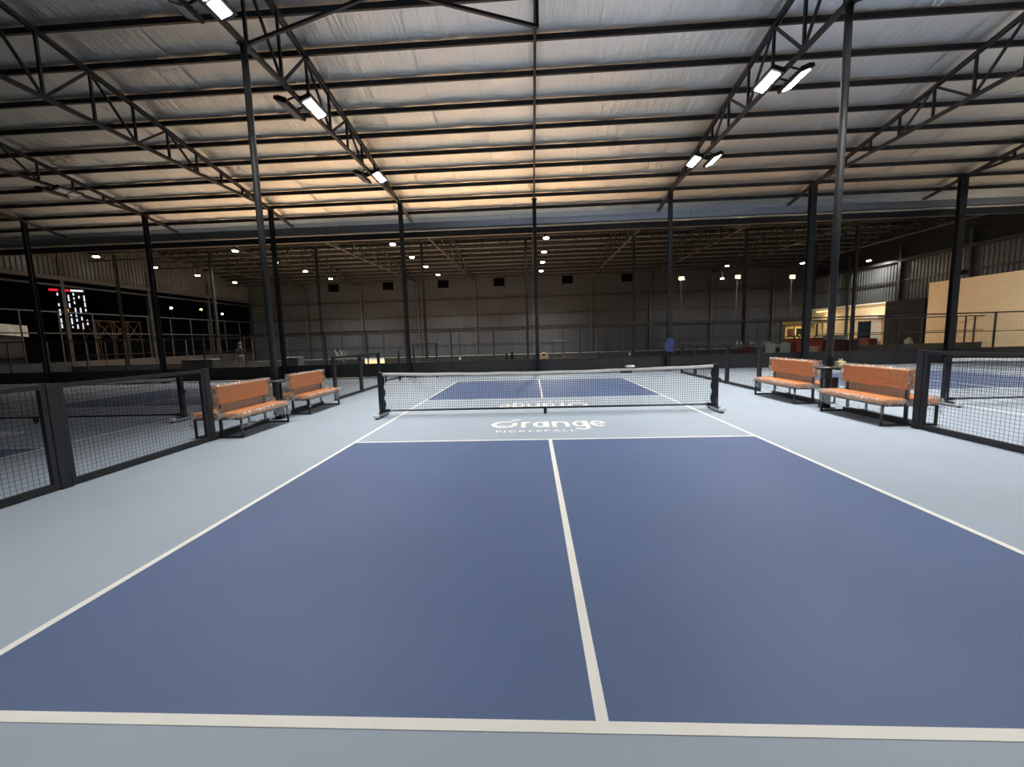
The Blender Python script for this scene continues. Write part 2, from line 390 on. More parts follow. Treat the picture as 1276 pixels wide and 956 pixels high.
# ------------------------------------------------------------------ trusses of the court hall
BCH = 7.27
NODES = [8.62, 7.60, 6.55, 5.50, 4.45, 3.40, 2.32, 1.22, 0.10, -1.0, -2.1, -3.2, -4.3, -5.4]
def tz(y): return rz_(y)-0.19
def truss(x, label):
    t = thing('roof_truss', label, 'truss', (x, 9.3, 0), 'steel roof trusses over the courts')
    oy = -9.3
    tc = MB()
    for dx in (-0.045, 0.045):
        tc.bar((dx, 10.85+oy, tz(10.85)), (dx, RIDGE+oy, tz(RIDGE)), 0.04, 0.075)
    tc.build('top_chord', 'steel', t)
    MB().bar((0, 9.45+oy, BCH), (0, RIDGE+oy, BCH), 0.085, 0.085).build('bottom_chord', 'steel', t)
    for i, y in enumerate(NODES):
        if tz(y)-BCH > 0.08: MB().bar((0, y+oy, BCH), (0, y+oy, tz(y)), 0.055).build('upright', 'steel', t)
        if i >= 3 and i+1 < len(NODES):
            y2 = NODES[i+1]
            a, b = ((y, BCH), (y2, tz(y2))) if i % 2 == 1 else ((y, tz(y)), (y2, BCH))
            MB().bar((0, a[0]+oy, a[1]), (0, b[0]+oy, b[1]), 0.05).build('diagonal', 'steel', t)
    return t
TL = {-22.3: 'dark steel roof truss at the far left edge above the dark court', -16.75: 'dark steel roof truss carrying the unlit twin floodlights on the left',
      -11.15: 'dark steel roof truss between the unlit left court bays, left of the tall left pole', -5.58: 'dark steel roof truss with lit floodlights above the left benches',
      5.5: 'dark steel roof truss with two pairs of lit floodlights above the right benches', 11.05: 'dark steel roof truss crossing the roof right of the tall right pole',
      16.7: 'dark steel roof truss near the right edge over the cream wall', 22.3: 'dark steel roof truss furthest right, beyond the picture edge of the right court'}
for x in TL: truss(x, TL[x])
# beam on the middle line and braces between the tall poles
t = thing('roof_beam', 'slim dark steel beam running up the middle of the roof above the net', 'beam', (0, 9.3, 0))
MB().bar((0, 1.45, tz(10.75)), (0, RIDGE-9.3, tz(RIDGE)), 0.07, 0.10).build('beam', 'steel', t)
MB().bar((0, -9.2, BCH-0.02), (0, -9.2, tz(0.1)), 0.06).build('hanger', 'steel', t)
for xa, xb, lb in ((-5.58, 0.0, 'inverted V steel brace between the left tall pole and the middle beam'), (5.5, 11.05, 'inverted V steel brace running right from the right tall pole')):
    b = thing('roof_brace', lb, 'brace', (xa, 0.1, 7.3))
    xm = (xb-xa)/2
    MB().bar((0, 0, 0), (xm, 0, 0.78), 0.055).build('brace_bar', 'steel', b)
    MB().bar((xb-xa, 0, -0.03), (xm, 0, 0.78), 0.055).build('brace_bar', 'steel', b)

# ------------------------------------------------------------------ columns
def column(name, x, y, h, label, group, r=0.1, rnd=False, mt='column', plate=True):
    t = thing(name, label, 'column', (x, y, 0), group)
    if rnd: MB().tube((0, 0, 0), (0, 0, h), r, 16).build('shaft', mt, t, smooth=True)
    else:
        s = MB(); s.box(-r, r, -r*0.9, -r*0.7, 0, h); s.box(-r, r, r*0.7, r*0.9, 0, h); s.box(-r*0.12, r*0.12, -r*0.7, r*0.7, 0, h); s.build('shaft', mt, t)
    bx(-r*1.6, r*1.6, -r*1.6, r*1.6, 0, 0.02).build('base_plate', 'steel', t)
    bx(-r*1.4, r*1.4, -r*1.4, r*1.4, h-0.02, h).build('cap_plate', 'steel', t)
    return t
for x, lb in ((-5.58, 'tall round grey steel pole rising between the two left benches'), (5.5, 'tall round grey steel pole rising between the two right benches')):
    column('steel_pole', x, 0.0, BCH-0.04, lb, 'tall poles among the benches', 0.062, True)
for i, x in enumerate(GX):
    lb = 'grey steel column standing in line with the middle of the net, by the far low wall' if x == 0 else \
        f'grey steel column by the nearer low wall, {ORD[i]} from the left in its row'
    column('steel_column', x, 9.25, (tz(9.25)-0.05 if x == 0 else BCH-0.04), lb, 'columns along the nearer low wall', 0.11 if x > 10 else 0.078, x == 0)
GX2 = [-24.5, -18.7, -12.4, -6.3, -0.45, 5.49, 11.5, 17.3, 22.6]
for i, x in enumerate(GX2):
    column('steel_column', x, 15.12, 7.05, f'slim dark steel column along the farther low wall, {ORD[i]} from the left in its row', 'columns along the farther low wall', 0.065)

# ------------------------------------------------------------------ far hall: roof, trusses, walls
RZF = 21.4
def fz(y): return 6.98+(min(y, 2*RZF-y)-11.5)*0.185 if y <= RZF else 7.35+(YB-y)*((6.98+(RZF-11.5)*0.185-7.35)/(YB-RZF))
c2 = struct(bpy.data.objects.new('ceiling_far', None), 'dark purlin roof over the far hall'); C.objects.link(c2)
for i in range(27):
    xa = -28.2+i*2.02; mb = MB()
    mb.quad((xa, 11.7, fz(11.7)), (xa+2.0, 11.7, fz(11.7)), (xa+2.0, RZF, fz(RZF)), (xa, RZF, fz(RZF)))
    mb.quad((xa, RZF, fz(RZF)), (xa+2.0, RZF, fz(RZF)), (xa+2.0, YB, fz(YB)), (xa, YB, fz(YB)))
    mb.build('roof_sheet', 'dullroof', c2)
p2 = bx(-28.2, 26.2, -0.05, 0.05, -0.24, -0.01).mesh('purlin', 'steel')
for i in range(20): place('purlin', p2, c2, (0, 12.2+i*0.98, fz(12.2+i*0.98)))
def far_truss(i, x):
    t = thing('roof_truss', f'thin steel truss under the far roof, {ORD[i]} from the left', 'truss', (x, 11.6, 0), 'steel trusses under the far roof')
    oy = -11.6; b = 6.95
    MB().bar((0, 11.6+oy, b), (0, YB-0.2+oy, b+0.1), 0.08).build('bottom_chord', 'galv' if i % 3 == 2 else 'steel', t)
    tcm = MB(); tcm.bar((0, 11.6+oy, fz(11.6)-0.3), (0, RZF+oy, fz(RZF)-0.3), 0.08); tcm.bar((0, RZF+oy, fz(RZF)-0.3), (0, YB-0.2+oy, fz(YB-.2)-0.3), 0.08); tcm.build('top_chord', 'steel', t)
    k = 14
    for j in range(1, k):
        y = 11.6+(YB-11.8)*j/k; y2 = 11.6+(YB-11.8)*(j+1)/k
        zt = fz(y)-0.3
        if zt-b > 0.12:
            MB().bar((0, y+oy, b), (0, y+oy, zt), 0.05).build('upright', 'steel', t)
            if j < k-1: MB().bar((0, y+oy, b if j % 2 else zt), (0, y2+oy, fz(y2)-0.3 if j % 2 else b), 0.045).build('diagonal', 'steel', t)
for i, x in enumerate(GX): far_truss(i, x)
for j, yy in enumerate((16.9, 21.4, 28.3)):        # lattice girders running across
    b = thing('lattice_girder', ['lattice girder across the far hall above the farther low wall', 'lattice girder across the far hall under the ridge', 'lattice girder across the far hall nearest the back wall'][j], 'girder', (0, yy, 0))
    zt = min(fz(yy)-0.32, 7.9); zb = zt-0.55
    bx(-28, 26, -0.035, 0.035, zt-0.07, zt).build('top_chord', 'steel', b)
    bx(-28, 26, -0.035, 0.035, zb, zb+0.07).build('bottom_chord', 'steel', b)
    lat = MB()
    for q in range(72):
        xa = -28+q*0.75; lat.bar((xa, 0, zb if q % 2 else zt), (xa+0.75, 0, zt if q % 2 else zb), 0.035)
    stuff(lat.build('lattice', 'steel', b))

def corrugated(x0, x1, z0, z1, pitch=0.2, dep=0.035):
    mb = MB(); n = max(1, int((x1-x0)/pitch)); st = (x1-x0)/n; prof = []
    for i in range(n):
        a = x0+i*st; prof += [(a, 0), (a+st*0.35, 0), (a+st*0.45, -dep), (a+st*0.9, -dep)]
    prof.append((x1, 0))
    for a, b in zip(prof, prof[1:]): mb.quad((a[0], a[1], z0), (b[0], b[1], z0), (b[0], b[1], z1), (a[0], a[1], z1))
    return mb
# back wall: sheets between columns, girts, columns, louvres
wb = struct(bpy.data.objects.new('wall_back', None), 'grey corrugated back wall of the far hall'); C.objects.link(wb); wb.location = (0, YB, 0)
bxs = [-28.0, -22.3, -16.75, -11.15, -5.58, 0.0, 5.5, 11.05, 16.7, 22.3, 26.0]
for a, b in zip(bxs, bxs[1:]):
    for z0, z1 in ((0.0, 3.86), (3.86, 7.42)):
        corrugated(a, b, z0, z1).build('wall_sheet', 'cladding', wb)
for z in (2.47, 3.86, 5.4): bx(-28, 26, -0.14, -0.06, z-0.05, z+0.05).build('girt', 'steel', wb)
for x in bxs: bx(x-0.09, x+0.09, -0.28, -0.1, 0, 7.3).build('wall_post', 'galv', wb)
for px in (-19.4, -14.0, -8.6, -3.2, 3.3, 8.9):
    lv = bx(px-0.5, px+0.5, -0.2, -0.05, 6.55, 7.5).build('louvre', 'darkvoid', wb)
    for k in range(5): bx(px-0.45, px+0.45, -0.24, -0.2, 6.62+k*0.17, 6.72+k*0.17).build('louvre_blade', 'darkvoid', lv)
    bx(px-0.46, px+0.46, -0.215, -0.2, 6.6, 7.46).build('louvre_void', 'darkvoid', lv)
# left wall: only the upper band is clad; railing below, open to the night
wl = struct(bpy.data.objects.new('wall_left', None), 'corrugated band high on the open left side'); C.objects.link(wl); wl.location = (XL, 0, 0)
for k in range(6):
    y0 = -4+k*6; y1 = min(y0+6, YB)
    if y1 <= y0: continue
    me = corrugated(y0, y1, 5.95, 8.8 if y0 > 11 else 8.2, 0.25, 0.05)
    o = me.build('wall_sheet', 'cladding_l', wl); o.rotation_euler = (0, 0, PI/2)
bx(-0.1, 0.12, -4, YB, 5.72, 5.96).build('edge_beam', 'galv', wl)
bx(-0.05, 0.12, -4, YB, 5.35, 5.45).build('edge_beam', 'steel', wl)
for z in (2.6, 3.85): bx(-0.03, 0.03, -4, YB, z-0.035, z+0.035).build('rail', 'galv', wl)
for k in range(20): bx(-0.03, 0.03, -3.9+k*1.86, -3.84+k*1.86, 0, 3.85).build('rail_post', 'galv', wl)
bx(-0.08, 0.08, -4, YB, 0, 0.9).build('parapet', 'board', wl)
for y in (9.3, 15.1, 20.6, 26.1, 31.3): bx(-0.1, 0.1, y-0.1, y+0.1, 0, 7.0).build('wall_post', 'steel', wl)
# right wall
wr = struct(bpy.data.objects.new('wall_right', None), 'corrugated right wall above the cream rooms'); C.objects.link(wr); wr.location = (XR, 0, 0)
for k in range(6):
    y0 = 4+k*4.6
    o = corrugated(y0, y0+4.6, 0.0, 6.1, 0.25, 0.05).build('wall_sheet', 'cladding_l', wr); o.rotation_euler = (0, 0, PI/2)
    bx(-0.26, -0.06, y0-0.1, y0+0.1, 0, 7.2).build('wall_post', 'steel', wr)
bx(-0.14, -0.06, 4, YB, 4.75, 4.85).build('girt', 'steel', wr)
bx(-0.3, 0.3, 4, YB, 6.1, 6.3).build('edge_beam', 'steel', wr)
up_ = MB(); up_.quad((0.1, 4, 6.3), (0.1, YB, 6.3), (0.1, YB, 9), (0.1, 4, 9)); up_.build('upper_panel', 'darkpanel', wr)
# cream rooms along the right side
cw = struct(bpy.data.objects.new('wall_partition', None), 'plain cream partition wall beside the right court'); C.objects.link(cw)
for y0, y1 in ((6.0, 12.0), (12.02, 18.2)): bx(24.0, 24.15, y0, y1, 0, 4.1).build('plaster_panel', 'cream', cw)
bx(23.96, 24.19, 6, 18.2, 4.1, 4.14).build('coping', 'cream', cw)
t = thing('dark_kiosk', 'black slatted room front between the two cream walls', 'partition', (25.0, 20.9, 0))
for k in range(16): bx(-0.05, 0.0, -1.5, 1.45, 0.02+k*0.205, 0.20+k*0.205).build('slat', 'darkpanel', t)
bx(0.0, 0.65, -1.6, 1.5, 0, 3.35).build('body', 'darkpanel', t)
t = thing('cream_room', 'cream room front with a dark glass door and white canopy', 'room', (25.85, 27.0, 0))
bx(0, 0.1, -3.9, 4.3, 0, 3.3).build('front_wall', 'cream', t)
for k in range(12): bx(-0.03, 0.0, -3.9, 4.3, 0.2+k*0.2, 0.205+k*0.2).build('groove', 'paleedge', t)
bx(-0.06, 0.0, -3.9, 4.3, 3.3, 3.4).build('cornice', 'white', t)
dr = bx(-0.06, 0.0, -2.5, -1.3, 0, 2.05).build('door', 'glass', t)
bx(-0.09, -0.06, -2.55, -2.48, 0, 2.1).build('door_stile', 'steel', dr); bx(-0.09, -0.06, -1.32, -1.25, 0, 2.1).build('door_stile', 'steel', dr)
bx(-0.5, 0.0, -3.6, -2.3, 2.25, 2.45).build('canopy', 'white', t)
bx(-0.12, 0.0, -3.5, -2.55, 0, 2.25).build('side_panel', 'white', t)
tag(bx(24.9, 25.5, 23.5, 25.3, 0, 0.75).build('counter', 'wood'), 'dark red wooden counter in front of the glass door', 'counter')

# ------------------------------------------------------------------ low walls with mesh frames
def fence_bay(x0, x1, y, label, row, n=3, gap=None, mesh=True):
    L = x1-x0; t = thing('partition_fence', label, 'fence', (x0, y, 0), row); st = L/n
    for k in range(n):
        if gap != k:
            bx(k*st+0.03, (k+1)*st-0.03, -0.02, 0.02, 0.02, 0.58).build('board', 'board', t)
            bx(k*st, (k+1)*st, -0.03, 0.03, 0.58, 0.61).build('board_rail', 'frame', t)
        bx(k*st-0.025, k*st+0.025, -0.025, 0.025, 0, 2.03).build('post', 'frame', t)
    bx(0, L, -0.025, 0.025, 1.99, 2.04).build('top_rail', 'frame', t)
    bx(0, L, -0.015, 0.015, 1.25, 1.28).build('mid_rail', 'frame', t)
    if mesh:
        me = MESHES.get(round(L, 2))
        if not me:
            mb = MB()
            for i in range(1, int(L/0.1)): mb.wire((i*0.1, 0, 0.6), (i*0.1, 0, 2.0), 0.0022)
            for i in range(14): mb.wire((0, 0, 0.65+i*0.1), (L, 0, 0.65+i*0.1), 0.0022)
            me = MESHES[round(L, 2)] = mb.mesh('wire_mesh', 'wire')
        stuff(place('wire_mesh', me, t))
    return t
MESHES = {}
ex = [-28.0]+GX+[24.0]
for i, (a, b) in enumerate(zip(ex, ex[1:])):
    fence_bay(a+0.004, b-0.004, 9.4, f'charcoal low wall with open mesh frame behind the courts, {ORD[i]} bay from the left', 'nearer low wall bays')
ex2 = [-28.0]+GX2+[24.0]
for i, (a, b) in enumerate(zip(ex2, ex2[1:])):
    fence_bay(a+0.004, b-0.004, 15.0, f'charcoal low wall with mesh frame before the far floor, {ORD[i]} bay from the left', 'farther low wall bays', n=5 if i == 3 else 3, gap=2 if i == 3 else None, mesh=False)

# ------------------------------------------------------------------ side fences
def mesh_panel(L, pitch=0.05):
    mb = MB()
    for i in range(1, int(L/pitch)): mb.wire((0, i*pitch, 0.08), (0, i*pitch, 1.14), 0.0019)
    for i in range(1, 22): mb.wire((0, 0.03, 0.08+i*pitch), (0, L-0.03, 0.08+i*pitch), 0.0019)
    return mb.mesh('wire_mesh', 'wire')
PM = {}
def side_panel(x, y0, y1, label):
    L = y1-y0; t = thing('mesh_fence', label, 'fence', (x, y0, 0), 'low mesh fence panels beside the courts')
    bx(-0.025, 0.025, 0, L, 1.13, 1.18).build('top_rail', 'frame', t)
    bx(-0.03, 0.03, 0, L, 0.01, 0.08).build('bottom_rail', 'frame', t)
    bx(-0.025, 0.025, 0, 0.05, 0.08, 1.13).build('stile', 'frame', t)
    bx(-0.025, 0.025, L-0.05, L, 0.08, 1.13).build('stile', 'frame', t)
    k = round(L, 2)
    if k not in PM: PM[k] = mesh_panel(L)
    stuff(place('wire_mesh', PM[k], t))
def side_post(x, y, wdt, label, h=1.19):
    t = thing('fence_post', label, 'post', (x, y, 0), 'posts of the low mesh fences')
    MB().bbox(-0.035, 0.035, -wdt/2, wdt/2, 0.0, h, 0.006).build('shaft', 'frame', t)
    bx(-0.05, 0.05, -wdt/2, wdt/2, 0, 0.012).build('foot_plate', 'frame', t)
FX = 5.57
for sgn, nm_ in ((-1, 'left'), (1, 'right')):
    x = sgn*FX
    fy = (-8.08, -6.02, -3.94, -1.80)
    pl = ['nearest the camera, behind the frame edge', 'second from the camera', 'third, ending at the near bench']
    for i in range(3):
        side_panel(x, fy[i]+0.06, fy[i+1]-0.06, f'low charcoal mesh fence panel on the {nm_} side, {pl[i]}')
    for i, y in enumerate(fy):
        side_post(x, y, 0.11, f'low charcoal fence post on the {nm_} side, {["nearest the camera", "second from the camera", "third from the camera", "at the near end of the benches"][i]}')
    gy = (2.5, 4.2, 5.75, 7.9) if sgn < 0 else (2.5, 4.24, 6.6, 7.9)
    for i in range(3):
        if sgn < 0 and i == 2: continue
        side_panel(x, gy[i]+0.04, gy[i+1]-0.04, f'low charcoal mesh fence panel on the {nm_} side, {["just past the far bench", "beyond the net line", "last before the far low wall"][i]}')
    for i, y in enumerate(gy):
        side_post(x, y, 0.07, f'low charcoal fence post on the {nm_} side, {["touching the far bench", "second past the far bench", "third past the far bench", "by the opening near the far low wall"][i]}')

# ------------------------------------------------------------------ benches (back to back, wrapped in film)
def bench(x, y0, y1, label, seed):
    L = y1-y0; rnd = random.Random(seed)
    t = thing('bench', label, 'bench', (x, y0, 0), 'orange back-to-back benches still wrapped in film')
    HW = 0.42
    for s in (-1, 1):
        sp = MB().bbox(min(s*0.06, s*(HW+0.01)), max(s*0.06, s*(HW+0.01)), 0.0, L, 0.345, 0.425, 0.025).build('seat', 'leather', t)
        bp = MB().bbox(min(s*0.005, s*0.06), max(s*0.005, s*0.06), 0.03, L-0.03, 0.57, 0.875, 0.02).build('backrest', 'leather', t)
        bx(min(s*0.07, s*HW), max(s*0.07, s*HW), 0.02, L-0.02, 0.315, 0.345).build('seat_frame', 'frame', t)
    for y in (0.02, L-0.05):
        lg = MB()
        for s in (-1, 1): lg.box(s*(HW-0.015)-0.015, s*(HW-0.015)+0.015, y, y+0.03, 0, 0.34)
        lg.box(-HW, HW, y, y+0.03, 0, 0.03); lg.box(-HW, HW, y, y+0.03, 0.31, 0.34)
        lg.build('leg_loop', 'frame', t)
        bx(-0.018, 0.018, abs(y-0.09), abs(y-0.09)+0.04, 0.03, 0.84).build('back_upright', 'frame', t)
    bx(-0.03, 0.03, 0.05, L-0.05, 0.0, 0.09).build('floor_rail', 'frame', t)
    bx(-0.012, 0.012, 0.06, L-0.06, 0.43, 0.60).build('back_board', 'board_tan', t)
    # film: a crumpled sleeve over the backrest, over each seat, and hanging below the seat edges
    def jig(a): return rnd.uniform(-a, a)
    sl = MB(); prof = [(-0.085, 0.44), (-0.082, 0.60), (-0.078, 0.80), (-0.06, 0.892), (0.0, 0.905), (0.06, 0.892), (0.078, 0.80), (0.082, 0.60), (0.085, 0.44)]
    nv = 26
    def P(u, v):
        q = prof[int(round(v*8))]; return (q[0]+jig(0.006), -0.02+u*(L+0.04)+jig(0.01), q[1]+jig(0.006))
    sl.grid(P, nv, 8); sl.build('film_sleeve', 'film', t)
    for s in (-1, 1):
        pr2 = [(0.06, 0.44), (0.24, 0.436), (0.40, 0.434), (0.445, 0.415), (0.452, 0.34), (0.445, 0.24), (0.43, 0.16)]
        sk = MB()
        def Q(u, v):
            q = pr2[int(round(v*6))]; fl_ = 1.0 if v < 0.7 else 0.5+0.5*math.sin(u*7+seed)
            return (s*(q[0]+jig(0.006)*(1+v)), -0.03+u*(L+0.06)+jig(0.012), q[1]+jig(0.007)+(0.05*(1-fl_) if v > 0.7 else 0))
        n0 = len(sk.v)
        sk.grid(Q, nv, 6)
        top = MB(); top.v = sk.v; top.f = [f for k, f in enumerate(sk.f) if k % 6 < 3]; top.build('film_sheet', 'film', t)
        low = MB(); low.v = sk.v; low.f = [f for k, f in enumerate(sk.f) if k % 6 >= 3]; low.build('film_skirt', 'skirtfilm', t)
        rf = MB()                                                   # gathered film along the seat front and the top of the back
        def F1(u, v): return (s*(0.436+0.02*v+jig(0.006)), -0.02+u*(L+0.04), 0.44-0.045*v+jig(0.010))
        rf.grid(F1, 40, 2)
        def F2(u, v): return (s*(0.055+0.028*v)+jig(0.005), -0.02+u*(L+0.04), 0.905-0.03*v+jig(0.009))
        rf.grid(F2, 40, 2); rf.build('film_gather', 'crease', t)
    for ye in (-0.035, L+0.035):
        en = MB()
        def E_(u, v): return (-0.44+u*0.88+jig(0.006), ye+jig(0.012), 0.33+v*0.105+jig(0.008))
        en.grid(E_, 12, 2); en.build('film_end', 'crease', t)
        eb = MB()
        def EB(u, v): return (-0.085+u*0.17+jig(0.006), ye*1.0+(0.03 if ye < 0 else -0.03)+jig(0.008), 0.56+v*0.34+jig(0.008))
        eb.grid(EB, 4, 8); eb.build('film_end', 'crease', t)
        kn = MB()                                                   # knotted crumple of film at the corner
        def K(u, v):
            a = u*2*PI; r = 0.035*(math.sin(PI*v)+0.15)*(1+0.5*math.sin(3*a+seed)); return (0.06+r*math.cos(a)+0.05*v, ye+r*math.sin(a)*0.6, 0.44+0.05*math.sin(v*5)+r*math.sin(a))
        kn.grid(K, 10, 6); kn.build('film_knot', 'crease', t)
    return t
bench(-5.56, -1.68, -0.32, 'orange padded bench in plastic film, left side, nearer the camera, beside the mesh fence post', 1)
bench(-5.56, 0.42, 1.84, 'orange padded bench in plastic film, left side, farther one beyond the pole', 2)
bench(5.60, -1.66, -0.27, 'orange padded bench in plastic film, right side, nearer and larger in view', 3)
bench(5.60, 0.46, 2.00, 'orange padded bench in plastic film, right side, farther one past the small table', 4)

# ------------------------------------------------------------------ little tables round the poles
def pole_table(x, label):
    t = thing('pole_table', label, 'table', (x, 0, 0), 'small dark tables around the poles')
    tp = MB(); tp.lathe([(0.10, 0.79), (0.265, 0.79), (0.275, 0.80), (0.275, 0.812), (0.265, 0.82), (0.10, 0.82)], k=32); tp.v = [(a, b*0.78, c) for a, b, c in tp.v]; tp.build('table_top', 'tabletop', t)
    for dy in (0.165,): bx(-0.02, 0.02, dy-0.02, dy+0.02, 0.0, 0.79).build('leg', 'frame', t)
    bx(-0.03, 0.03, 0.09, 0.19, 0.0, 0.05).build('foot_rail', 'frame', t)
    for s in (-1, 1): bx(s*0.11-0.02, s*0.11+0.02, -0.16, 0.16, 0.755, 0.79).build('bracket', 'frame', t)
pole_table(-5.58, 'dark round table fixed around the left tall pole between two orange benches')
pole_table(5.5, 'dark round table holding a yellow carton around the right tall pole')
for k, (dx, z0, z1, lb) in enumerate(((-0.13, 0.60, 0.735, 'small black switch box high on the right tall pole under the table'), (0.02, 0.40, 0.62, 'small black socket box low on the right tall pole under the table'))):
    t = thing('power_box', lb, 'box', (5.5+dx, -0.13, z0), 'black boxes on the right pole')
    MB().bbox(-0.055, 0.055, -0.045, 0.045, 0, z1-z0, 0.008).build('case', 'frame', t)
    bx(-0.04, 0.04, -0.05, -0.045, 0.03, z1-z0-0.03).build('cover', 'rubber', t)
t = thing('carton', 'pale yellow carton on the right round table', 'carton', (5.64, -0.10, 0.82))
MB().bbox(-0.07, 0.07, -0.05, 0.05, 0, 0.10, 0.004).build('box_body', 'cardy', t); bx(-0.072, 0.072, -0.01, 0.01, 0.098, 0.103).build('flap_seam', 'white', t)
t = thing('paper_cup', 'white paper cup at the edge of the right round table', 'cup', (5.725, 0.02, 0.82))
MB().lathe([(0.028, 0), (0.036, 0.13), (0.038, 0.135), (0.034, 0.135), (0.027, 0.01)], k=16).build('cup_wall', 'white', t)
def crumple(name, c, r, m, seed, sz=(1, 1, 1)):
    rn = random.Random(seed); mb = MB()
    def P(u, v):
        a = u*2*PI; b = (v-0.5)*PI; k = r*(0.75+0.5*rn.random())
        return (c[0]+k*sz[0]*math.cos(b)*math.cos(a), c[1]+k*sz[1]*math.cos(b)*math.sin(a), c[2]+r*0.76*sz[2]+k*sz[2]*0.6*math.sin(b))
    mb.grid(P, 12, 7); return mb.build(name, m)
tag(crumple('film_scrap', (5.33, -0.06, 0.82), 0.045, 'film', 5, (1.6, 1, 0.7)), 'crumpled scrap of clear film on the right round table', 'film')
t = thing('power_box', 'small pale cable box hanging under the left round table', 'box', (-5.66, -0.12, 0.55))
MB().bbox(-0.03, 0.03, -0.03, 0.03, 0, 0.2, 0.006).build('case', 'greycloth', t)

# ------------------------------------------------------------------ pickleball nets
def make_net(label):
    t = thing('pickleball_net', label, 'net', (0, 0, 0), 'portable pickleball nets')
    HX = 3.36
    def topz(x): return 0.865+0.05*(x/HX)**2
    for s in (-1, 1):
        ps = MB().bbox(s*HX-0.05, s*HX+0.05, -0.04, 0.04, 0.09, 0.925, 0.008).build('post', 'navy', t)
        for z in (0.15, 0.19, 0.23): MB().tube((s*(HX+0.02), -0.042, z), (s*(HX+0.02), -0.05, z), 0.008, 8).build('bolt', 'bolt', ps)
        ft = MB().bbox(s*(HX+0.01)-0.04, s*(HX+0.01)+0.04, -0.27, 0.27, 0.035, 0.095, 0.006).build('foot_bar', 'navy', t)
        for e in (-1, 1):
            MB().bbox(s*(HX+0.01)-0.05, s*(HX+0.01)+0.05, min(e*0.25, e*0.34), max(e*0.25, e*0.34), 0.035, 0.10, 0.008).build('end_cap', 'white', ft)
            MB().tube((s*(HX+0.01)-0.02, e*0.29, 0.025), (s*(HX+0.01)+0.02, e*0.29, 0.025), 0.025, 12).build('caster', 'rubber', ft)
        bx(s*(HX+0.01)-0.043, s*(HX+0.01)+0.043, -0.25, 0.25, 0.045, 0.06).build('side_stripe', 'white', ft)
        sleeve = MB()
        def P(u, v): return (s*(HX-0.055-0.03*abs(math.sin(u*PI*3))*v), -0.02+0.04*v, 0.14+u*0.72)
        sleeve.grid(P, 18, 2); sleeve.build('side_sleeve', 'navy', t)
    MB().tube((HX+0.05, 0, 0.62), (HX+0.085, 0, 0.62), 0.035, 14).build('tension_knob', 'rubber', t)
    MB().tube((HX+0.085, 0, 0.62), (HX+0.1, 0, 0.62), 0.022, 10).build('knob_cap', 'rubber', t)
    MB().tube((-HX, 0, 0.125), (HX, 0, 0.125), 0.019, 12).build('bottom_tube', 'navy', t)
    for s in (-1, 1): bx(s*(HX-0.1)-0.07, s*(HX-0.1)+0.07, -0.03, 0.03, 0.095, 0.155).build('tube_bracket', 'navy', t)
    cf = bx(-0.03, 0.03, -0.03, 0.03, 0.03, 0.12).build('centre_foot', 'rubber', t)
    MB().lathe([(0.02, 0.0), (0.035, 0.012), (0.02, 0.035)], k=10).build('foot_pad', 'rubber', cf)
    tp = MB(); nx = 60
    for yy in (-1, 1):
        def T(u, v):
            x = -HX+0.04+u*2*(HX-0.04); z = topz(x)
            return (x, yy*(0.006+0.006*math.sin(v*PI)+0.002*math.sin(x*9)), z-0.062*(1-v)+0.003*math.sin(x*6.0))
        tp.grid(T, nx, 3)
    tp.build('top_tape', 'tape', t)
    ct = MB()
    def T2(u, v):
        x = -HX+0.04+u*2*(HX-0.04); return (x, 0.0, topz(x)-0.055-0.02*(1-v))
    ct.grid(T2, nx, 1); ct.build('tape_hem', 'net', t)
    net = MB(); n = 150
    for i in range(n+1):
        x = -HX+0.06+2*(HX-0.06)*i/n; net.wire((x, 0, 0.14), (x, 0, topz(x)-0.055), 0.0028)
    for k in range(16):
        z = 0.145+k*0.0445
        for i in range(12):
            xa = -HX+0.06+2*(HX-0.06)*i/12; xb = -HX+0.06+2*(HX-0.06)*(i+1)/12
            f = k/16.0; net.wire((xa, 0, z+f*(topz(xa)-0.865)), (xb, 0, z+f*(topz(xb)-0.865)), 0.0028)
    stuff(net.build('net_mesh', 'net', t))
    return t
net0 = make_net('black portable pickleball net with white tape across the middle court')
n1 = copy_tree(net0); n1.location = (11.1, 0.05, 0); n1['label'] = 'black portable pickleball net on the right court behind the mesh fence'
n2 = copy_tree(net0); n2.location = (-11.05, 0.05, 0); n2['label'] = 'black portable pickleball net on the dark left court behind the mesh fence'
tag(crumple('plastic_scrap', (1.70, 0.0, 0.885), 0.05, 'white', 11, (2.0, 0.6, 0.8)), 'crumpled white plastic scrap lying on the net tape, right of centre', 'scrap')
tag(bx(1.50, 1.73, -0.018, -0.014, 0.79, 0.828).build('strap', 'rubber'), 'short black strap on the net just below the white scrap', 'strap')
t = thing('net_strap', 'black buckle strap at the left end of the middle net top', 'strap', (-3.22, -0.015, 0.76))
bx(-0.03, 0.0, -0.01, 0.0, -0.06, 0.10).build('strap_loop', 'rubber', t); MB().bar((0, -0.005, 0.0), (0.35, -0.005, 0.055), 0.012, 0.025).build('strap_band', 'rubber', t)
bx(-0.035, 0.005, -0.014, -0.01, -0.06, -0.035).build('buckle', 'bolt', t)

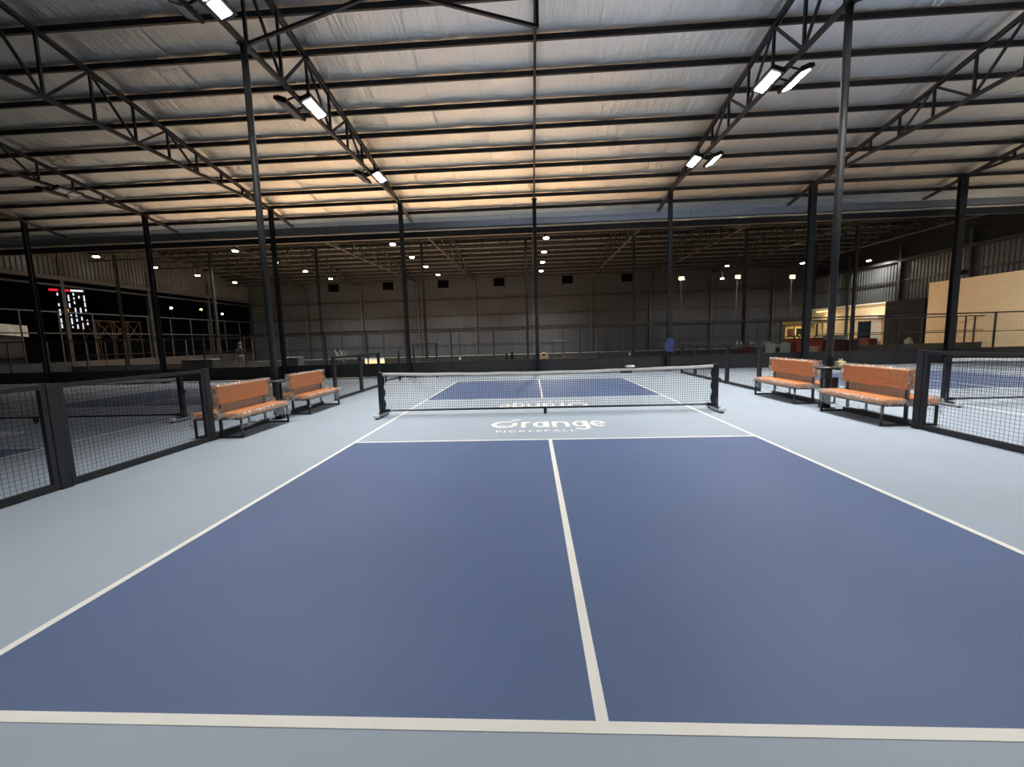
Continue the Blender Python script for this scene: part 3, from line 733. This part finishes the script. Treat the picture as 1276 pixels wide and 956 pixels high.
# ------------------------------------------------------------------ floodlights
LP = {-5.3: 0.55, -9.4: 0.15}      # lamps towards the camera end are dimmed
def area(name, loc, direction, power, col, sx, sy, spread=165):
    L = bpy.data.lights.new(name, 'AREA'); L.shape = 'RECTANGLE'; L.size = sx; L.size_y = sy; L.energy = power; L.color = col
    L.spread = math.radians(spread)
    o = bpy.data.objects.new(name, L); C.objects.link(o)
    o.rotation_mode = 'QUATERNION'; o.rotation_quaternion = Vector(direction).to_track_quat('-Z', 'Y'); o.location = loc
    return o
def floodlight(x, y, side, lit, label, grp='floodlights on the trusses', tilt=20, boost=1.0):
    """twin module flood hanging beside the bottom chord, tilted to the side (side = -1 or +1)"""
    t = thing('floodlight', label, 'floodlight', (x, y, 7.12), grp)
    tl = math.radians(tilt)*side
    def R(px, py, pz): return (px*math.cos(tl)+pz*math.sin(tl)*-1, py, px*math.sin(tl)+pz*math.cos(tl))
    def rot(mb): mb.v = [R(*v) for v in mb.v]; return mb
    rot(MB().bbox(-0.16, 0.16, -0.42, 0.42, -0.03, 0.05, 0.012)).build('housing', 'lampbody', t)
    fins = MB()
    for k in range(9): fins.box(-0.12, 0.12, -0.38+k*0.095-0.006, -0.38+k*0.095+0.006, 0.05, 0.085)
    rot(fins).build('heat_sink', 'lampbody', t)
    br = MB(); br.bar((-side*0.02, -0.2, 0.08), (-side*0.28, -0.2, 0.16), 0.03); br.bar((-side*0.02, 0.2, 0.08), (-side*0.28, 0.2, 0.16), 0.03); br.build('bracket', 'lampbody', t)
    for s in (-1, 1):
        ms = rot(MB().box(-0.10, 0.10, s*0.185-0.155, s*0.185+0.155, -0.042, -0.03)).build('led_module', 'led' if lit else 'ledoff', t)
    if lit:
        d = R(0, 0, -1)
        for s in ((-1, 1) if y > -2 else (0,)):
            area('flood_beam', (x+d[0]*0.06, y+s*0.185, 7.12+d[2]*0.06), d, COURT_W*boost*LP.get(y, 1.0)*(0.5 if s else 1.0), (1.0, 0.965, 0.91), 0.17, 0.26 if s else 0.56, 88)
LY = [6.1, 1.95, -1.2, -5.3, -9.4]
yn = ['nearest the far low wall', 'second from the far wall', 'at the top edge of the picture', 'above the camera', 'behind the camera']
for i, y in enumerate(LY):
    floodlight(-5.27, y, 1, True, f'lit twin floodlight, court side of the left truss, {yn[i]}')
    floodlight(-5.86, y, -1, False, f'unlit twin floodlight, outer side of the left truss, {yn[i]}')
    floodlight(5.19, y, -1, True, f'lit twin floodlight, court side of the right truss, {yn[i]}')
    floodlight(5.80, y, 1, True, f'lit twin floodlight, outer side of the right truss, {yn[i]}')
    floodlight(16.4, y, -1, True, f'lit twin floodlight right of the right court, {yn[i]}')
for x, sd, lb in ((-16.45, 1, 'unlit twin floodlight on the left truss, side toward the courts'), (-17.05, -1, 'unlit twin floodlight on the left truss, side away from the courts')):
    floodlight(x, 6.1, sd, False, lb)
t = thing('wall_flood', 'small flood on the column in front of the cream partition wall', 'floodlight', (16.95, 9.12, 3.62))
MB().bbox(-0.05, 0.05, -0.16, 0.16, -0.1, 0.1, 0.012).build('housing', 'lampbody', t)
bx(0.05, 0.06, -0.13, 0.13, -0.075, 0.075).build('lens', 'led', t)
MB().bar((-0.05, 0, 0), (-0.2, 0.08, 0.0), 0.03).build('bracket', 'lampbody', t)
area('wall_flood_beam', (17.05, 9.15, 3.62), (0.8, 0.55, -0.12), 150, (1.0, 0.93, 0.82), 0.2, 0.14, 140)
# lamps under the far roof
fx = [-25.5, -17.08, -7.9, 0.7]; fy2 = [15.05, 18.75, 22.3, 26.2]
for i, x in enumerate(fx):
    for j, y in enumerate(fy2):
        t = thing('high_bay_lamp', f'bright pendant lamp under the far roof, {ORD[i]} row from the left, {["nearest", "second", "third", "farthest"][j]} in its row', 'lamp', (x, y, 7.0), 'pendant lamps under the far roof')
        MB().lathe([(0.05, 0.16), (0.10, 0.14), (0.17, 0.03), (0.18, 0.0), (0.15, 0.0)][::-1], k=16).build('shade', 'lampbody', t)
        MB().lathe([(0.14, -0.06), (0.15, -0.02), (0.15, 0.0)], k=14).build('bulb_lens', 'ledfar', t)
        MB().tube((0, 0, 0.15), (0, 0, fz(y)-7.02), 0.015, 6).build('stem', 'steel', t)
        area('lamp_beam', (x, y, 6.92), (0, 0, -1), FAR_W*(0.22 if i == 0 else 1.0), (1.0, 0.94, 0.85), 0.26, 0.26, 130)
for i, (x, z) in enumerate(((11.98, 5.95), (16.41, 5.91), (20.65, 5.76))):
    t = thing('post_flood', f'yellow flood glowing on a slim post before the back wall, {["left", "middle", "right"][i]} of three', 'floodlight', (x, 26.0, 0), 'yellow floods on posts')
    MB().tube((0, 0.06, 0), (0, 0.06, z-0.1), 0.05, 8).build('post', 'steel', t)
    MB().bbox(-0.24, 0.24, -0.05, 0.05, z-0.16, z+0.16, 0.02).build('housing', 'lampbody', t)
    bx(-0.21, 0.21, -0.06, -0.05, z-0.13, z+0.13).build('lens', 'ledyel', t)
    area('post_flood_beam', (x, 25.9, z), (0, -0.55, -0.8), YEL_W, (1.0, 0.80, 0.42), 0.4, 0.25)
for i, (x, y, z) in enumerate(((14.64, 24, 6.5), (14.75, 25, 5.72), (20.14, 24, 6.5), (24.9, 24, 6.5))):
    t = thing('high_bay_lamp', ['small white lamp above the middle yellow flood', 'small white lamp just left of the middle yellow flood', 'small white lamp above the right yellow flood', 'small white lamp hanging by the corrugated right wall'][i], 'lamp', (x, y, z), 'small white lamps at the far right')
    MB().lathe([(0.15, 0.0), (0.18, 0.0), (0.17, 0.03), (0.05, 0.16)], k=14).build('shade', 'lampbody', t)
    MB().lathe([(0.13, -0.05), (0.14, 0.0)], k=12).build('bulb_lens', 'ledfar', t)
    MB().tube((0, 0, 0.15), (0, 0, fz(y)-z-0.02), 0.012, 6).build('stem', 'steel', t)
    area('lamp_beam', (x, y, z-0.07), (0, 0, -1), FAR_W*(0.55 if i == 3 else 0.3), (1.0, 0.93, 0.82), 0.22, 0.22)
# strip light inside the cream room front
tag(bx(25.74, 25.8, 28.6, 30.6, 3.08, 3.12).build('tube_lamp', 'ledyel'), 'warm strip lamp along the top of the cream room front', 'lamp')
area('tube_beam', (25.45, 29.0, 3.02), (0.2, 0, -1), 45, (1.0, 0.80, 0.45), 0.1, 2.0)
for y, lb in ((6.1, 'lit twin floodlight over the cream partition wall, nearer the far wall'), (1.95, 'lit twin floodlight over the cream partition wall, nearer the camera')):
    floodlight(17.0, y, 1, True, lb, tilt=52, boost=1.6)

# ------------------------------------------------------------------ things on the walkway, right of the middle
def chair(x, y, rz, label, cover):
    t = thing('dining_chair', label, 'chair', (x, y, 0), 'dining chairs on the walkway', rz)
    MB().bbox(-0.21, 0.21, -0.21, 0.21, 0.42, 0.48, 0.02).build('seat', cover, t)
    b = MB()
    def P(u, v): return (-0.21+u*0.42, 0.20+0.05*v+0.03*math.sin(PI*u), 0.46+0.50*v-0.03*(2*u-1)**2*v)
    b.grid(P, 6, 5)
    def P2(u, v): q = P(1-u, v); return (q[0], q[1]+0.03, q[2])
    b.grid(P2, 6, 5); b.build('backrest', cover, t)
    for sx in (-1, 1):
        for sy in (-1, 1): MB().bar((sx*0.18, sy*0.18, 0.43), (sx*0.2, sy*0.21, 0), 0.03).build('leg', 'white', t)
    return t
chair(10.35, 12.2, 0.2, 'maroon dining chair with white legs, leftmost on the walkway', 'maroon')
chair(11.15, 12.0, 2.9, 'chair under a pale grey cover, left of the tables', 'greycloth')
chair(12.1, 12.4, 2.8, 'chair with a pale grey cover, nearest the red and yellow stall', 'greycloth')
chair(12.6, 12.2, 0.3, 'maroon dining chair beside the patterned side table', 'maroon')
chair(11.6, 14.0, 0.1, 'maroon dining chair behind the long table', 'maroon')
def table(x, y, w, d, h, label, m):
    t = thing('dining_table', label, 'table', (x, y, 0), 'tables on the walkway')
    MB().bbox(-w/2, w/2, -d/2, d/2, h-0.04, h, 0.008).build('table_top', m, t)
    for sx in (-1, 1):
        for sy in (-1, 1): bx(sx*(w/2-0.06)-0.02, sx*(w/2-0.06)+0.02, sy*(d/2-0.06)-0.02, sy*(d/2-0.06)+0.02, 0, h-0.04).build('leg', 'frame', t)
    return t
table(10.7, 13.2, 1.3, 0.7, 0.78, 'dark table on the walkway among grey and maroon chairs', 'wood')
table(12.2, 13.3, 0.9, 0.7, 0.80, 'pale topped table on the walkway before the stall', 'greycloth')
t = thing('side_table', 'small patterned side table left of the red and yellow stall', 'table', (13.25, 12.3, 0))
MB().bbox(-0.28, 0.28, -0.2, 0.2, 0.0, 0.66, 0.02).build('body', 'patt', t); MB().bbox(-0.32, 0.32, -0.24, 0.24, 0.66, 0.70, 0.01).build('top', 'paleedge', t)
for x, y, z, lb in ((11.75, 13.2, 0.80, 'crumpled white cloth on the pale topped table'), (11.0, 13.2, 0.78, 'crumpled pale bag on the dark walkway table')):
    tag(crumple('cloth_bundle', (x, y, z), 0.15, 'greycloth', int(x*10), (1.3, 1, 1)), lb, 'cloth')
for x, lb in ((10.25, 'white bottle on the dark walkway table'), (10.45, 'white carton at the left end of the dark walkway table')):
    t = thing('bottle', lb, 'bottle', (x, 13.2, 0.78))
    MB().lathe([(0.04, 0), (0.045, 0.02), (0.045, 0.18), (0.02, 0.24), (0.02, 0.28)], k=12).build('body', 'white', t); MB().lathe([(0.024, 0.28), (0.024, 0.31)], k=10).build('cap', 'rubber', t)
# food stall
t = thing('food_stall', 'red and yellow food stall with a lit top on the walkway', 'stall', (14.0, 14.0, 0))
bx(-0.7, 0.75, -0.4, 0.4, 0, 1.05).build('counter', 'red', t)
bx(-0.75, 0.8, -0.45, 0.42, 1.05, 1.10).build('counter_top', 'wood', t)
bx(-0.7, 0.75, 0.34, 0.4, 1.10, 1.85).build('back_panel', 'yellow', t)
for x in (-0.68, 0.7): bx(x-0.03, x+0.03, -0.38, -0.32, 1.10, 1.85).build('post', 'yellow', t)
cv = bx(-0.8, 0.85, -0.5, 0.45, 1.85, 1.97).build('canopy', 'yellow', t); bx(-0.62, 0.2, -0.52, -0.5, 1.87, 1.95).build('sign_light', 'ledfar' if False else 'white', cv)
for x, m in ((-0.45, 'wood'), (0.0, 'glass')): bx(x-0.14, x+0.2, 0.31, 0.34, 1.18, 1.62).build('shelf_box', m, t)
for k in range(5): MB().lathe([(0.05, 0), (0.05, 0.16), (0.03, 0.2)], (-0.55+k*0.24, -0.2, 1.10), 10).build('jar', ('red', 'yellow', 'greycloth', 'red', 'patt')[k], t)
area('stall_beam', (13.9, 13.85, 1.83), (0, 0, -1), 14, (1.0, 0.8, 0.45), 0.6, 0.1)
t = thing('bar_counter', 'dark wooden bar counter with grey top right of the stall', 'counter', (15.55, 14.2, 0))
bx(-0.55, 0.55, -0.3, 0.3, 0, 0.98).build('body', 'wood', t); bx(-0.62, 0.62, -0.36, 0.36, 0.98, 1.18).build('top', 'greycloth', t)
t = thing('speaker_box', 'black cabinet on the floor right of the bar counter', 'cabinet', (16.55, 14.1, 0))
MB().bbox(-0.22, 0.22, -0.22, 0.22, 0, 0.95, 0.01).build('case', 'rubber', t); bx(-0.18, 0.18, -0.235, -0.22, 0.1, 0.85).build('front_cover', 'frame', t)
t = thing('low_chair', 'pale grey moulded chair before the black slatted room front', 'chair', (22.0, 16.8, 0))
b = MB()
def P(u, v): return (-0.25+u*0.5, 0.15+0.1*v-0.06*math.cos((u-.5)*PI), 0.42+0.5*v*(0.6+0.4*math.sin(PI*u)))
b.grid(P, 8, 6); b.build('backrest', 'greycloth', t); MB().bbox(-0.25, 0.25, -0.25, 0.2, 0.38, 0.43, 0.015).build('seat', 'greycloth', t)
for sx in (-1, 1):
    for sy in (-1, 1): MB().bar((sx*0.2, sy*0.18, 0.39), (sx*0.23, sy*0.22, 0), 0.03).build('leg', 'greycloth', t)

# blue cloth on the column by the low wall
mb = MB()
def P(u, v):
    a = u*PI*1.3; return (5.5+0.16*math.cos(a)+0.05*math.sin(6*v+u*9), 9.12-0.07*math.sin(a), 1.32-0.55*v-0.06*math.cos(u*5))
mb.grid(P, 14, 8); mb.v += [(x, y-0.012, z) for x, y, z in mb.v]; k = 15*9
mb.f += [tuple(i+k for i in reversed(f)) for f in list(mb.f)]
tag(mb.build('hanging_cloth', 'bluecloth', smooth=True), 'blue cloth hanging on the column right of the net', 'cloth')
# bits by the middle column and along the walls
t = thing('ball_basket', 'pale curved basket with green and orange bits behind the middle column', 'basket', (0.30, 10.1, 0))
b = MB()
def P(u, v): a = PI*u; return (0.20*math.cos(a)*(1-0.35*v), 0.12*(v-0.5), 0.62+0.28*math.sin(a)*(1-0.2*v))
b.grid(P, 12, 4); b.build('hood', 'cream', t)
MB().bbox(-0.2, 0.2, -0.1, 0.1, 0.0, 0.62, 0.02).build('body', 'patt', t); MB().bbox(-0.14, 0.1, -0.06, 0.06, 0.62, 0.70, 0.02).build('filling', 'yellow', t)
for x, h, lb in ((-1.39, 0.85, 'left one of two dark bottles standing behind the low wall'), (-1.13, 0.91, 'right one of two dark bottles standing behind the low wall')):
    t = thing('drum', lb, 'canister', (x, 10.2, 0), 'dark canisters behind the low wall')
    MB().lathe([(0.09, 0), (0.09, h-0.16), (0.05, h-0.08), (0.05, h)], k=14).build('body', 'rubber', t); MB().lathe([(0.055, h), (0.055, h+0.03)], k=12).build('cap', 'rubber', t)
for x, lb in ((-4.35, 'small white tag on the farther low wall, left of the middle'), (5.25, 'small white tag on the farther low wall, right of the middle')):
    t = thing('wall_tag', lb, 'tag', (x, 14.94, 0.40)); bx(-0.05, 0.05, -0.02, 0.0, 0, 0.16).build('plate', 'white', t); bx(-0.03, 0.03, -0.024, -0.02, 0.1, 0.13).build('print', 'galv', t)
t = thing('gate_frame', 'dark gate frame in the nearer low wall left of the net post', 'gate', (-5.15, 8.6, 0))
for x in (0, 0.95): bx(x-0.03, x+0.03, -0.03, 0.03, 0, 1.45).build('post', 'frame', t)
bx(0, 0.95, -0.02, 0.02, 1.38, 1.43).build('top_bar', 'frame', t)
t = thing('gate_frame', 'slim metal gate frame standing right of the middle column', 'gate', (0.75, 10.6, 0))
for x in (0, 0.5): MB().tube((x, 0, 0), (x, 0, 1.35), 0.02, 8).build('post', 'galv', t)
MB().tube((0, 0, 1.35), (0.5, 0, 1.35), 0.02, 8).build('top_bar', 'galv', t)

# ------------------------------------------------------------------ person on the dark walkway, left
me = bpy.data.meshes.new('person')
V = [(0, 0, 0.95), (0, 0, 1.15), (0, 0, 1.34), (0, -0.01, 1.43), (0, -0.02, 1.50), (0, -0.03, 1.60), (0, -0.02, 1.68),
     (0.17, 0, 1.36), (0.23, -0.06, 1.10), (0.17, -0.28, 1.05), (-0.17, 0, 1.36), (-0.24, 0.0, 1.10), (-0.23, -0.08, 0.86),
     (0.10, 0, 0.90), (0.11, -0.01, 0.48), (0.11, 0.02, 0.08), (0.11, -0.13, 0.04), (-0.10, 0, 0.90), (-0.11, 0.0, 0.48), (-0.11, 0.03, 0.08), (-0.11, -0.12, 0.04),
     (0.15, -0.36, 1.06), (-0.22, -0.12, 0.78)]
Eg = [(0, 1), (1, 2), (2, 3), (3, 4), (4, 5), (5, 6), (2, 7), (7, 8), (8, 9), (2, 10), (10, 11), (11, 12), (0, 13), (13, 14), (14, 15), (15, 16), (0, 17), (17, 18), (18, 19), (19, 20), (9, 21), (12, 22)]
Rr = [.14, .13, .15, .065, .085, .10, .07, .075, .05, .038, .075, .05, .038, .10, .065, .045, .04, .10, .065, .045, .04, .03, .03]
me.from_pydata(V, Eg, [])
po = bpy.data.objects.new('body', me); C.objects.link(po)
po.modifiers.new('skin', 'SKIN')
for i, r in enumerate(Rr): me.skin_vertices[0].data[i].radius = (r, r*0.85)
me.skin_vertices[0].data[0].use_root = True
sd = po.modifiers.new('sub', 'SUBSURF'); sd.levels = 1; sd.render_levels = 1
bpy.context.view_layer.update()
bm = bpy.data.meshes.new_from_object(po.evaluated_get(bpy.context.evaluated_depsgraph_get())); bm.name = 'person_body'
bpy.data.objects.remove(po)
bm.materials.clear(); bm.materials.append(M['shirt']); bm.materials.append(M['skin']); bm.materials.append(M['hair'])
for p in bm.polygons:
    c = p.center; p.use_smooth = True
    if c.z > 1.42: p.material_index = 1
    if c.y < -0.2 or (abs(c.x) > 0.17 and c.z < 1.08): p.material_index = 1
pt = thing('person', 'person in a dark shirt standing behind the low wall at the left', 'person', (-15.05, 11.9, 0))
place('body', bm, pt)
hr = MB()
def P(u, v):
    a = u*2*PI; b = 0.15+v*1.5
    return (0.108*math.cos(a)*math.sin(b), -0.015+0.115*math.sin(a)*math.sin(b)+0.02, 1.625+0.115*math.cos(b)+0.02*math.sin(a))
hr.grid(P, 14, 6); hr.build('hair', 'hair', pt, smooth=True)
nose = MB(); nose.bar((0, -0.125, 1.585), (0, -0.105, 1.62), 0.02); nose.build('nose', 'skin', pt)
for s in (-1, 1): MB().lathe([(0.004, -0.008), (0.010, 0), (0.004, 0.008)], (s*0.035, -0.112, 1.62), 8).build('eye', 'hair', pt)
# clutter on the dark walkway
for x, y, wdt, h, lb in ((-16.6, 11.2, 1.6, 0.95, 'dark covered crate left of the standing person'), (-12.6, 12.3, 0.9, 0.9, 'dark covered crate right of the standing person')):
    t = thing('covered_crate', lb, 'crate', (x, y, 0)); MB().bbox(-wdt/2, wdt/2, -0.3, 0.3, 0, h, 0.05).build('cover', 'board', t); bx(-wdt/2-0.02, wdt/2+0.02, -0.32, 0.32, h*0.5, h*0.5+0.05).build('strap', 'frame', t)
t = thing('plant_pot', 'pale dried arrangement standing in a pot on the dark walkway', 'plant', (-10.2, 12.6, 0))
MB().lathe([(0.12, 0), (0.17, 0.6), (0.18, 0.62), (0.12, 0.62)], k=14).build('pot', 'board', t)
st = MB(); rn = random.Random(3)
for k in range(14):
    a = rn.random()*6.28; q = rn.uniform(0.1, 0.4); st.bar((0, 0, 0.6), (q*math.cos(a), q*math.sin(a)*0.5, 0.95+rn.random()*0.35), 0.018)
st.build('twigs', 'greycloth', t)

# ------------------------------------------------------------------ outside the open left side
t = thing('scaffold', 'scaffold tower of crossed tubes standing outside the open side', 'scaffold', (-32, 19.4, 0))
for y in (0, 1.1, 2.2, 3.3):
    for x in (0, 1.0): MB().tube((x, y, -0.2), (x, y, 3.7), 0.035, 8).build('standard', 'scaff', t)
for x in (0, 1.0):
    for z in (1.2, 2.3, 3.65): MB().tube((x, -0.2, z), (x, 3.5, z), 0.03, 8).build('ledger', 'scaff', t)
    for y in (0, 1.1, 2.2):
        MB().tube((x, y, 2.3), (x, y+1.1, 3.65), 0.025, 6).build('cross_brace', 'scaff', t); MB().tube((x, y+1.1, 2.3), (x, y, 3.65), 0.025, 6).build('cross_brace', 'scaff', t)
t = thing('shed', 'small shed with a weathered white fascia at the left picture edge', 'shed', (-30.0, 12.0, 0))
MB().box(-3, -0.2, -3, 2.5, -0.2, 2.5).build('walls', 'board', t)
fs = MB(); fs.quad((0, -3, 2.95), (0, 2.7, 2.45), (0, 2.7, 3.1), (0, -3, 3.5)); fs.quad((-0.1, 2.7, 2.45), (-0.1, -3, 2.95), (-0.1, -3, 3.5), (-0.1, 2.7, 3.1))
fs.quad((0, -3, 3.5), (0, 2.7, 3.1), (-3.2, 2.7, 3.1), (-3.2, -3, 3.5)); fs.quad((0, -3, 2.95), (-0.1, -3, 2.95), (-0.1, 2.7, 2.45), (0, 2.7, 2.45)); fs.build('fascia', 'dimwhite', t)
# lit tower far off
tw = thing('tower_block', 'dark distant tower with vertical strips of white lights and a red top sign', 'building', (-105, 81.5, 0), None, 0.877)
bx(-5, 4, -3, 6, -0.2, 15.4).build('tower_body', 'facade', tw)
rn = random.Random(12)
def TZ(z): return 6.4+(z-4.5)*0.52
cols = 6
for c_ in range(cols):
    x = -2.3+c_*0.80; z = 4.5+rn.random()
    while z < 19.5:
        hgt = rn.choice((0.7, 1.1, 1.8, 2.6))
        if rn.random() < 0.72: bx(x, x+0.2, -3.12, -3.0, TZ(z), TZ(min(z+hgt, 20))).build('light_strip', 'facled', tw)
        z += hgt+rn.choice((0.5, 0.9, 1.3))
bx(-3.4, -0.4, -3.2, -3.0, 14.75, 15.2).build('red_sign', 'redled', tw); bx(-0.2, 1.8, -3.2, -3.0, 14.8, 15.15).build('white_sign', 'facled', tw)
bx(-1.9, -0.9, -3.2, -3.0, 10.4, 10.8).build('yellow_light', 'facyel', tw)
for x, y, z, m, lb in ((-36, 31.2, 5.7, 'ledfar', 'small white street lamp outside the open side, left of the orange one'), (-36, 34.9, 5.8, 'streetor', 'orange street lamp glowing outside the open side'), (-36, 37.9, 5.5, 'ledfar', 'small white street lamp outside, right of the orange one')):
    t = thing('street_lamp', lb, 'lamp', (x, y, -0.2))
    MB().tube((0, 0, 0), (0, 0, z), 0.06, 8).build('pole', 'steel', t); MB().lathe([(0.05, z-0.06), (0.12, z), (0.06, z+0.1)], k=12).build('lamp_head', m, t)
